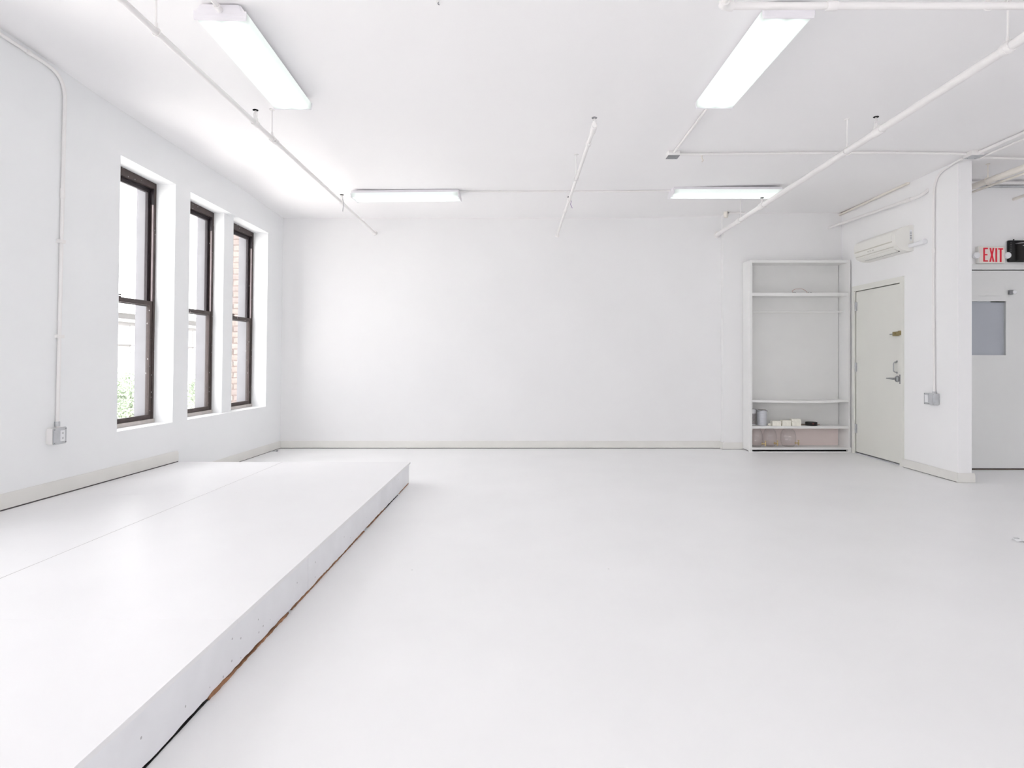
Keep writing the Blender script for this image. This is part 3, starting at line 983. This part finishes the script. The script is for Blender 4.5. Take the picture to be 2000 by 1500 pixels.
# ceiling conduits
cz = lambda x, y, d: (x, y, ceil_z(x, y) - d)
cd = thing('conduit', 'very thin white conduit on the ceiling linking the two crosswise lamps', 'conduit', cz(0, 6.99, .01))
pipe_part(cd, [cz(-.67 + .2 * i, 7.0 - .002 * i, .011) for i in range(12)] + [cz(1.70, 6.985, .011)], .0085)
for x in (-.2, .40, .95):
    collar(cd, cz(x, 6.99, .011), (1, 0, 0), .011, .03)
cd = thing('conduit', 'thin white conduit from the far end of the lamp to the square junction box', 'conduit', cz(1.405, 5.1, .02))
pipe_part(cd, [cz(1.405, 4.45 + .2 * i, .016) for i in range(7)], .011)
cd = thing('conduit', 'white conduit crossing the ceiling from the square junction box to the partition', 'conduit', cz(2.8, 5.74, .02))
pipe_part(cd, [cz(1.43 + .2 * i, 5.70 + .009 * i, .020) for i in range(14)] + [cz(4.16, 5.83, .020)], .0115)
for x in (1.75, 2.6, 3.5):
    collar(cd, cz(x, 5.70 + .045 * (x - 1.43), .020), (1, 0, 0), .0145, .03, name='strap')
cd = thing('conduit', 'white conduit entering the near end of the lamp nearest the window wall', 'conduit', cz(-1.56, 3.2, .04))
pipe_part(cd, [cz(-1.50, 1.5, .016), cz(-1.555, 3.05, .016)] + [(-1.568, 3.2, 3.045), (-1.572, 3.30, 3.035)], .012)
collar(cd, (-1.571, 3.285, 3.037), (0, 1, -.05), .017, .04)


def junction(label, x, y, s, h, dark=GALV):
    zc = ceil_z(x, y)
    j = thing('junction_box', label, 'box', (x, y, zc))
    obj('box', box(x - s, x + s, y - s, y + s, zc - h, zc + .002, bev=.003), PIPE, j)
    obj('cover_plate', box(x - s - .001, x + s + .001, y - s - .001, y + s + .001, zc - h - .004, zc - h, bev=.001, segs=1), dark, j)
    for sx in (-1, 1):
        obj('screw', lathe([(.004, -.003), (.004, 0)], x + sx * s * .6, y + s * .6, 8, cz=zc - h - .004), STEEL, j)
    return j


junction('small square junction box on the ceiling where two conduits meet', 1.405, 5.70, .052, .042, STEEL)
junction('painted junction box at the ceiling above the partition end', 4.235, 5.83, .058, .045, GALV)

cd = thing('conduit', 'white conduit running from the partition end along the ceiling towards the viewer', 'conduit', (4.28, 4, 3.1))
pipe_part(cd, [cz(4.245, 5.78, .022), cz(4.27, 3.0, .022), cz(4.29, 0.5, .022)], .015)
cd = thing('conduit', 'second lower conduit beside the one along the ceiling past the partition', 'conduit', (4.36, 4, 3.05))
pipe_part(cd, [cz(4.32, 5.86, .04), cz(4.36, 3.0, .045), cz(4.38, 0.5, .045)], .011)
cd = thing('conduit', 'short white conduit branching sideways from the box at the partition end', 'conduit', (4.6, 5.95, 3.08))
pipe_part(cd, [cz(4.29, 5.90, .026), cz(5.2, 5.98, .026), cz(7.5, 6.0, .026)], .012)

# pipes over the exit door
cd = thing('overhead_pipe', 'thick cream pipe slanting across above the exit door', 'pipe', (4.65, 6, 2.95))
q0, q1 = Vector((4.64, YC, 2.955)), Vector((4.60, 2.0, 2.92))
pipe_part(cd, [q0, q1], .030, PIPEC)
pipe_part(cd, [q0 + Vector((.055, 0, -.035)), q1 + Vector((.055, 0, -.035))], .012, PIPEC, 'side_pipe')
hanger(cd, q0 + (q1 - q0) * .12, .030, PIPEC)
cd = thing('conduit', 'white conduit along the top of the exit door wall', 'conduit', (5.5, YC, 3.10))
pipe_part(cd, [(4.42, YC - .03, 3.085), (8.1, YC - .03, 3.075)], .018)
cd = thing('conduit', 'thin grey conduit running level below the ceiling over the EXIT sign', 'conduit', (5.5, YC, 3.05))
pipe_part(cd, [(4.42, YC - .014, 3.055 - .002), (6.0, YC - .014, 3.045), (8.1, YC - .014, 3.035)], .012, GALV)
collar(cd, (5.05, YC - .014, 3.05), (1, 0, 0), .016, .05, STEEL)
cd = thing('pipe_stub', 'short cream pipe poking out of the exit door wall above the black box', 'pipe', (5.32, YC, 2.92))
pipe_part(cd, [(5.34, YC + .01, 2.915), (5.34, YC - .5, 2.925)], .016, PIPEC)

# two pipes high on the right wall
cd = thing('wall_pipe', 'pipe with a painted brown shadow line tucked in the corner of ceiling and partition', 'pipe', (4.24, 7.5, 3.1))
pipe_part(cd, [(4.247, YBR, 3.094), (4.247, 6.86, 3.112)], .014, PIPEC)
obj('end_cap', tube([(4.247, 6.86, 3.112), (4.247, 6.83, 3.112)], .018, 14), PIPEC, cd)
obj('shadow_strip', box(4.258, 4.272, 6.86, YBR, 3.105, 3.124), WOODB, cd)  # brown strip paints the shadow line beside the pipe
cd = thing('wall_pipe', 'white pipe with a hooked end above the air conditioner', 'pipe', (4.2, 7.4, 2.9))
pipe_part(cd, [(4.10, YBR, 2.925), (4.195, 6.70, 2.900)] + arc((4.20, 6.62, 2.899), (4.204, 6.55, 2.898), (4.255, 6.53, 2.94), 6) + [(4.275, 6.53, 2.96)], .017)
collar(cd, (4.193, 6.74, 2.901), (0, 1, 0), .021, .10)

# small fittings on the ceiling by the back wall
pf = thing('pipe_stub', 'tiny cream pipe fitting where ceiling meets the back wall near the shelf', 'pipe', (2.72, YB - .2, 3.09))
obj('fitting', tube([(2.70, 8.15, 3.11), (2.70, 8.15, 3.055), (2.70, 8.15, 3.03)], [.03, .03, .024], 14), PIPEC, pf)
obj('side_tube', tube([(2.70, 8.15, 3.085), (2.95, 8.15, 3.09)], .012, 10), PIPE, pf)
obj('bolt', tube([(2.722, 8.125, 3.085), (2.722, 8.11, 3.085)], .009, 8), STEEL, pf)
hk = thing('ceiling_hook', 'tiny cream hook on the ceiling behind the long crossing conduit', 'hook', cz(1.70, 5.80, 0))
obj('plate', lathe([(.013, -.004), (.013, .003)], 1.70, 5.80, 12, cz=ceil_z(1.7, 5.8)), PIPEC, hk)
obj('stem', tube([cz(1.70, 5.80, 0), cz(1.70, 5.80, .03), cz(1.71, 5.80, .045), cz(1.70, 5.80, .06)], .006, 8), PIPEC, hk)
hk = thing('ceiling_hook', 'tiny hook standing in for a dark sprinkler deflector on the bare ceiling midway between the two long lamps', 'hook', cz(-.42, 3.29, 0))
obj('plate', lathe([(.008, -.003), (.008, .003)], -.42, 3.29, 12, cz=ceil_z(-.42, 3.29)), PIPE, hk)
obj('stem', tube([cz(-.42, 3.29, 0), cz(-.42, 3.29, .010), cz(-.414, 3.29, .016)], .003, 8), STEEL, hk)

# ------------------------------------------------------------------ air conditioner
ac = thing('air_conditioner', 'cream split air conditioner on the wall above the door', 'air conditioner', (XR, 7.19, 2.36))
y0, y1, zb = 6.77, 7.61, 2.362
prof = [(0, 0), (.07, -.002), (.125, .012), (.165, .035), (.188, .075), (.196, .12), (.196, .175), (.188, .205), (.165, .232), (.10, .262), (.05, .275), (0, .276)]
obj('body', prism([(XR - d, zb + z) for d, z in prof], y0 + .012, y1, 'y'), PLAST, ac)
obj('side_cover', prism([(XR - d * 1.01, zb + z * 1.004) for d, z in prof], y0, y0 + .013, 'y'), PLAST, ac)
obj('front_panel', prism([(XR - .199, zb + .118), (XR - .199, zb + .176), (XR - .186, zb + .212), (XR - .180, zb + .208), (XR - .190, zb + .172), (XR - .190, zb + .118)], y0 + .07, y1 - .015, 'y'), PLAST, ac)
obj('groove', prism([(XR - .1965, zb + .104), (XR - .198, zb + .116), (XR - .19, zb + .116), (XR - .19, zb + .104)], y0 + .07, y1 - .02, 'y'), PLASTG, ac)
obj('groove', prism([(XR - .181, zb + .052), (XR - .184, zb + .057), (XR - .17, zb + .057), (XR - .17, zb + .052)], y0 + .07, y1 - .02, 'y'), PLASTG, ac)
obj('louver', prism([(XR - .170, zb + .028), (XR - .120, zb + .002), (XR - .118, zb + .006), (XR - .168, zb + .033)], y0 + .07, y1 - .03, 'y'), PLAST, ac)
obj('air_slot', prism([(XR - .128, zb + .006), (XR - .115, zb + .001), (XR - .112, zb + .005), (XR - .124, zb + .011)], y0 + .06, y1 - .10, 'y'), BLACK2, ac)
for k, (yy, ww) in enumerate(((7.30, .018), (7.26, .010), (7.20, .020))):
    obj('mark', box(XR - .1962, XR - .185, yy, yy + ww, zb + .078, zb + .086), PLASTG, ac)
obj('rating_label', box(XR - .045, XR - .018, y0 - .0015, y0, zb + .11, zb + .225), WHITEP, ac)
for k in range(5):
    obj('label_line', box(XR - .043, XR - .022, y0 - .0025, y0 - .001, zb + .125 + k * .018, zb + .132 + k * .018), STEEL, ac)
obj('drain_pipe', tube([(XR - .04, y0 + .02, zb + .052), (XR - .036, y0 - .04, zb + .053), (XR - .034, 6.56, zb + .058)], .022, 14), WHITEP, ac)
obj('pipe_sleeve', tube([(XR - .034, 6.60, zb + .057), (XR - .034, 6.53, zb + .059)], .027, 14), WHITEP, ac)

# ------------------------------------------------------------------ shelf unit
SX0, SX1 = 2.965, 4.262
SY = 8.03
SYB = YBR - .004
su = thing('shelf_unit', 'tall white open shelf unit in the corner beside the cream door', 'shelving', (3.6, 8.15, 0))
ZT = 2.462
obj('side_panel', box(SX0, SX0 + .032, SY, SYB, .014, ZT, bev=.0015, segs=1), SHELF, su)
obj('side_panel', box(SX1 - .032, SX1 - .006, SY, SYB, .014, ZT, bev=.0015, segs=1), SHELF, su)
bx0, bx1 = SX0 + .031, SX1 - .031
for (za, zb_, nm) in ((2.425, ZT - .002, 'top_board'), (2.000, 2.042, 'shelf'), (.300, .332, 'shelf'), (.030, .058, 'shelf')):
    obj(nm, box(bx0, bx1, SY + .002, SYB - .008, za, zb_, bev=.0015, segs=1), SHELF, su)
# the sagging shelf
bm = bmesh.new()
prev = None
for i in range(13):
    t = i / 12
    x = bx0 + (bx1 - bx0) * t
    s = -.012 * math.sin(PI * t)
    r = [bm.verts.new((x, y, z + s)) for y, z in ((SY + .002, .640), (SYB - .008, .640), (SYB - .008, .668), (SY + .002, .668))]
    if prev:
        for k in range(4):
            bm.faces.new((prev[k], prev[(k + 1) % 4], r[(k + 1) % 4], r[k]))
    else:
        bm.faces.new(r)
    prev = r
bm.faces.new(prev)
obj('shelf', bm, SHELF, su)
obj('back_panel', box(bx0, bx1 - .012, SYB - .008, SYB - .001, .332, ZT - .03), SHELFB, su)
obj('back_panel', box(bx0, bx1 - .012, SYB - .0085, SYB - .001, .04, .331), SHELFP, su, label='faintly pink lowest back panel')
obj('clothes_rod', tube([(bx0 - .001, 8.17, 1.808), (bx1 + .001, 8.17, 1.808)], .012, 12), SHELF, su)
obj('toe_shade', box(SX0 + .01, SX1 - .012, SY + .06, SY + .075, 0, .030), DARK, su)  # black strip paints the shade in the gap under the bottom shelf
obj('floor_cleat', box(SX0 + .01, SX1 - .02, SY - .012, SY + .012, 0, .008), SHELF, su)
obj('foot', box(SX1 - .036, SX1 + .002, SY - .006, SY + .05, 0, .06), SHELF, su)
obj('foot', box(SX0, SX0 + .034, SY + .002, SY + .05, 0, .015), SHELF, su)

SZ1 = .332
# paint cans
def can(label, x, y, r, h, top_m, label_band=False):
    c = thing('paint_can', label, 'can', (x, y, SZ1))
    pf = [(r * .97, 0), (r, .004)]
    n = 8
    for k in range(n):
        a = .008 + (h - .02) * k / n
        pf += [(r, a), (r, a + (h - .02) / n * .72), (r * .965, a + (h - .02) / n * .80), (r * .965, a + (h - .02) / n * .95)]
    pf += [(r, h - .010), (r * 1.02, h - .004), (r * 1.02, h), (r * .93, h)]
    obj('can_body', lathe(pf, x, y, 40, cz=SZ1 + .0005), CANG if not label_band else WHITEP, c)
    obj('lid', lathe([(r * .92, h - .006), (r * .92, h - .001), (r * .80, h - .001), (r * .78, h + .003), (r * .2, h + .003)], x, y, 40, cz=SZ1 + .0005), top_m, c)
    obj('handle', tube([Vector((x + r * 1.01 * math.cos(a), y - r * .35 - r * .75 * math.sin(a) * .9, SZ1 + h - .02 + .022 * math.sin(a))) for a in [PI * k / 14 for k in range(15)]], .002, 6), CANT, c)
    if label_band:
        obj('paper_label', lathe([(r * 1.008, .012), (r * 1.008, h * .72)], x, y, 40, cz=SZ1), CANL, c)
    return c


can('ribbed pale grey metal can on the second shelf from the floor', 3.166, 8.145, .062, .198, CANT)
can('white can with a grey label half hidden by the ribbed can', 3.057, 8.208, .052, .208, WHITEP, True)
# packets
def packet(label, x, y, w_, d, h, lumpy=0.0, name='packet', seed=1):
    rnd = random.Random(seed)
    c = thing(name, label, 'packet', (x, y, SZ1))
    bm = box(x - w_ / 2, x + w_ / 2, y - d / 2, y + d / 2, SZ1 + .0005, SZ1 + h)
    bmesh.ops.subdivide_edges(bm, edges=list(bm.edges), cuts=5, use_grid_fill=True)
    for v in bm.verts:
        k = lumpy
        v.co.x += rnd.uniform(-k, k)
        v.co.y += rnd.uniform(-k, k)
        if v.co.z > SZ1 + .002:
            v.co.z += rnd.uniform(-k, k * .6)
    obj('wrapper', bm, PAPER, c)
    obj('flap', hexa([(x - w_ * .46, y - d * .3, SZ1 + h - .001), (x + w_ * .40, y - d * .3, SZ1 + h - .001), (x + w_ * .40, y + d * .1, SZ1 + h - .001), (x - w_ * .46, y + d * .1, SZ1 + h - .001),
                      (x - w_ * .46, y - d * .3, SZ1 + h + .003), (x + w_ * .40, y - d * .3, SZ1 + h + .002), (x + w_ * .40, y + d * .1, SZ1 + h + .003), (x - w_ * .46, y + d * .1, SZ1 + h + .004)]), PAPER, c)
    return c


packet('low white packet nearest the cans', 3.325, 8.10, .112, .08, .062, .0018, seed=3)
packet('white packet in the middle of the three on the shelf', 3.452, 8.10, .112, .08, .070, .0022, seed=4)
packet('tallest lumpy white packet beside the black roll', 3.578, 8.10, .115, .08, .086, .005, seed=5)
cr = thing('crumpled_tissue', 'scrap of white tissue between the grey can and the packets', 'paper', (3.245, 8.08, SZ1))
bm = bmesh.new()
bmesh.ops.create_icosphere(bm, subdivisions=3, radius=.022)
rnd = random.Random(11)
for v in bm.verts:
    v.co *= rnd.uniform(.72, 1.1)
    v.co = Vector((3.245 + v.co.x * 1.1, 8.09 + v.co.y, SZ1 + .016 + v.co.z * .72))
obj('crumple', bm, PAPER, cr)
tr = thing('tape_roll', 'black tape roll lying flat on the shelf', 'tape', (3.79, 8.10, SZ1))
obj('tape', lathe([(.045, .0005), (.070, .0005), (.0725, .006), (.0725, .040), (.070, .046), (.045, .046)], 3.795, 8.12, 36, cz=SZ1), BLACK2, tr)
obj('label_spot', box(3.775, 3.795, 8.045, 8.049, SZ1 + .022, SZ1 + .036), mat('dull_red_print', lin(110, 60, 58), 0.6), tr)
st = thing('paint_stick', 'thin brown paint stick lying behind the black roll', 'stick', (3.85, 8.2, SZ1))
bm = hexa([(3.63, 8.215, SZ1 + .0005), (3.93, 8.17, SZ1 + .0005), (3.935, 8.195, SZ1 + .0005), (3.635, 8.24, SZ1 + .0005),
           (3.63, 8.215, SZ1 + .010), (3.93, 8.17, SZ1 + .007), (3.935, 8.195, SZ1 + .007), (3.635, 8.24, SZ1 + .010)])
obj('stick', bm, WOODB, st)
# wire loop on the upper shelf
wl = thing('wire_coil', 'thin reddish wire loop lying on the upper shelf', 'wire', (3.55, 8.1, 2.042))
obj('wire', tube([(3.53, 8.06, 2.046), (3.525, 8.07, 2.070), (3.57, 8.075, 2.093), (3.66, 8.08, 2.095), (3.70, 8.08, 2.075), (3.715, 8.07, 2.048), (3.74, 8.06, 2.045)], .0022, 8), REDW, wl)
obj('plug_end', box(3.525, 3.570, 8.055, 8.066, 2.0425, 2.049, bev=.001, segs=1), BLACK2, wl)
obj('plug_end', box(3.725, 3.737, 8.055, 8.066, 2.0425, 2.049, bev=.001, segs=1), BLACK2, wl)
obj('plug_end', box(3.752, 3.772, 8.055, 8.066, 2.0425, 2.049, bev=.001, segs=1), BLACK2, wl)

# glass drink jars with brass spigots
def jar(label, x, y, rad, h, ang):
    j = thing('glass_jar', label, 'jar', (x, y, .058))
    z = .0585
    prof = [(rad * .55, 0), (rad * .72, .006), (rad * .86, h * .12), (rad * .97, h * .30), (rad, h * .50), (rad * .95, h * .68), (rad * .80, h * .84), (rad * .62, h * .93), (rad * .58, h * .96), (rad * .60, h)]
    # smooth the profile
    pp = []
    for (a, b), (c, d) in zip(prof, prof[1:]):
        pp += [(a, b), ((a + c) / 2, (b + d) / 2)]
    pp.append(prof[-1])
    bm = bmesh.new()
    rings = []
    seg = 40
    for (r, hh) in pp:
        rings.append([bm.verts.new((x + r * math.cos(2 * PI * k / seg), y + r * math.sin(2 * PI * k / seg), z + hh)) for k in range(seg)])
    for i in range(len(rings) - 1):
        for k in range(seg):
            bm.faces.new((rings[i][k], rings[i][(k + 1) % seg], rings[i + 1][(k + 1) % seg], rings[i + 1][k]))
    bm.faces.new(rings[0])
    obj('glass_body', bm, JARG, j)
    obj('rim', tube([Vector((x + rad * .60 * math.cos(2 * PI * k / 28), y + rad * .60 * math.sin(2 * PI * k / 28), z + h)) for k in range(29)], .004, 8), JARG, j)
    d = Vector((math.cos(ang), math.sin(ang), 0))
    p = Vector((x, y, z + .045)) + d * rad * .84
    s = obj('spigot', tube([p, p + d * .012, p + d * .013, p + d * .045], [.015, .015, .008, .008], 12), BRASS, j, label='brass spigot')
    e = p + d * .045
    obj('spigot_body', tube([e + Vector((0, 0, .014)), e + Vector((0, 0, -.028))], [.011, .008], 12), BRASS, s)
    obj('spigot_handle', tube([e + Vector((0, 0, .012)), e + Vector((0, 0, .028)), e + Vector((0, 0, .032)), e + Vector((0, 0, .040))], [.005, .005, .012, .010], 10), BRASS, s)


jar('clear glass drink jar nearest the side panel of the shelf unit', 3.085, 8.112, .076, .235, -.62)
jar('clear glass drink jar between the two others', 3.278, 8.172, .086, .235, -1.05)
jar('clear glass drink jar farthest from the side panel', 3.505, 8.14, .096, .236, -.20)

# ------------------------------------------------------------------ scraps on the floor
sc1 = thing('floor_clip', 'small grey metal clip lying on the floor in the window corner', 'clip', (-3.14, 8.10, 0))
obj('plate', box(-3.18, -3.12, 8.08, 8.12, .0005, .006, bev=.002), GALV, sc1)
obj('bent_end', box(-3.125, -3.105, 8.085, 8.115, .0005, .012, bev=.002), STEEL, sc1)
sc2 = thing('paint_scrap', 'curled white paint scrap on the floor towards the exit door', 'scrap', (3.34, 4.12, 0))
bm = bmesh.new()
rnd = random.Random(5)
gr = [[bm.verts.new((3.26 + .022 * i, 4.10 + .016 * j - .014 * i, .001 + .012 * abs(math.sin(i * 1.1 + j)) + rnd.uniform(0, .003))) for j in range(4)] for i in range(7)]
for i in range(6):
    for j in range(3):
        bm.faces.new((gr[i][j], gr[i + 1][j], gr[i + 1][j + 1], gr[i][j + 1]))
o = obj('curl', bm, WHITEP, sc2)
md = o.modifiers.new('thick', 'SOLIDIFY')
md.thickness = .002
obj('chip', box(3.30, 3.33, 4.165, 4.18, .0005, .006, bev=.001, segs=1), GALV, sc2)

# ------------------------------------------------------------------ outside
obj('ground', box(-80, -3.95, -40, 110, -6.2, -6.0), STREET, kind='structure')
we = struct_empty('wall_outside', (-3.8, 8.4, -1))
obj('mortar_core', box(-4.085, -3.55, 8.335, 8.70, -1.0, 4.0), MORTAR, we)
shared = {}
bm = box(-.098, .098, -.05, .05, -.033, .033, bev=.004, segs=1)
finish(bm)
k = 0
protos = []
for m in BRICKS:
    me = bpy.data.meshes.new('brick')
    b2 = bm.copy()
    b2.to_mesh(me)
    b2.free()
    me.materials.append(m)
    protos.append(me)
bm.free()
bmh = box(-.045, .045, -.05, .05, -.033, .033, bev=.004, segs=1)
finish(bmh)
protoh = []
for m in BRICKS:
    me = bpy.data.meshes.new('brick')
    b2 = bmh.copy()
    b2.to_mesh(me)
    b2.free()
    me.materials.append(m)
    protoh.append(me)
bmh.free()
for c in range(48):
    z = -.55 + c * .0765
    x = -4.09
    lens = [.206, .206, .1] if c % 2 else [.1, .206, .206]
    for L in lens:
        pm = protos if L > .15 else protoh
        o = bpy.data.objects.new('brick', random.choice(pm))
        COL.objects.link(o)
        o.parent = we
        o.location = Vector((x + L / 2, 8.375 + random.uniform(-.003, .003), z)) - we.location
        x += L + .0

fb = thing('apartment_building', 'pale stone building with cornices across the street', 'building', (-26, 45, -6))
ztop_b = 4.3
obj('facade', box(-34, -26, 14, 80, -6, ztop_b), STONE, fb)
for z, p, h in ((4.3, .35, .30), (3.7, .2, .2), (2.2, .12, .16), (-1.2, .12, .2)):
    obj('cornice', box(-26 - .01, -26 + p, 13.6, 80.4, z - h / 2, z + h / 2), STONE, fb)
for fl in range(3):
    for i in range(24):
        yy = 15 + i * 2.7
        za = -4.6 + fl * 3.1
        wn = obj('window', box(-26.0, -25.97, yy, yy + 1.2, za, za + 1.8), STONE, fb)
        obj('pane', box(-25.98, -25.965, yy + .12, yy + 1.08, za + .12, za + 1.68), STONED, wn)


def tree(label, x, y, h, r, seed):
    rnd = random.Random(seed)
    t = thing('street_tree', label, 'tree', (x, y, -6), None)
    obj('trunk', tube([(x, y, -6), (x + .1, y, -6 + h * .3), (x - .1, y + .1, -6 + h * .6), (x, y, -6 + h * .8)], [.22, .18, .12, .05], 10), BARK, t)
    bm = bmesh.new()
    clumps = [(Vector((rnd.gauss(0, r * .45), rnd.gauss(0, r * .45), rnd.uniform(-.35, .4) * h * .55)), rnd.uniform(.5, 1.0) * r * .55) for _ in range(14)]
    for _ in range(7500):
        c, cr_ = rnd.choice(clumps)
        d = Vector((rnd.gauss(0, 1), rnd.gauss(0, 1), rnd.gauss(0, 1))).normalized() * cr_ * rnd.uniform(.75, 1.05)
        p = Vector((x, y, -6 + h * .72)) + c + d
        a = Vector((rnd.gauss(0, 1), rnd.gauss(0, 1), rnd.gauss(0, 1))).normalized() * .075
        b = a.cross(Vector((rnd.gauss(0, 1), rnd.gauss(0, 1), rnd.gauss(0, 1)))).normalized() * .05
        bm.faces.new([bm.verts.new(p + a), bm.verts.new(p + b), bm.verts.new(p - a), bm.verts.new(p - b)])
    obj('crown', bm, LEAF, t, kind='stuff')


tree('green street tree seen through the window nearest the viewer', -19.5, 31.5, 6.6, 2.1, 1)
tree('green street tree seen through the middle window', -18.0, 38.5, 7.0, 2.1, 2)
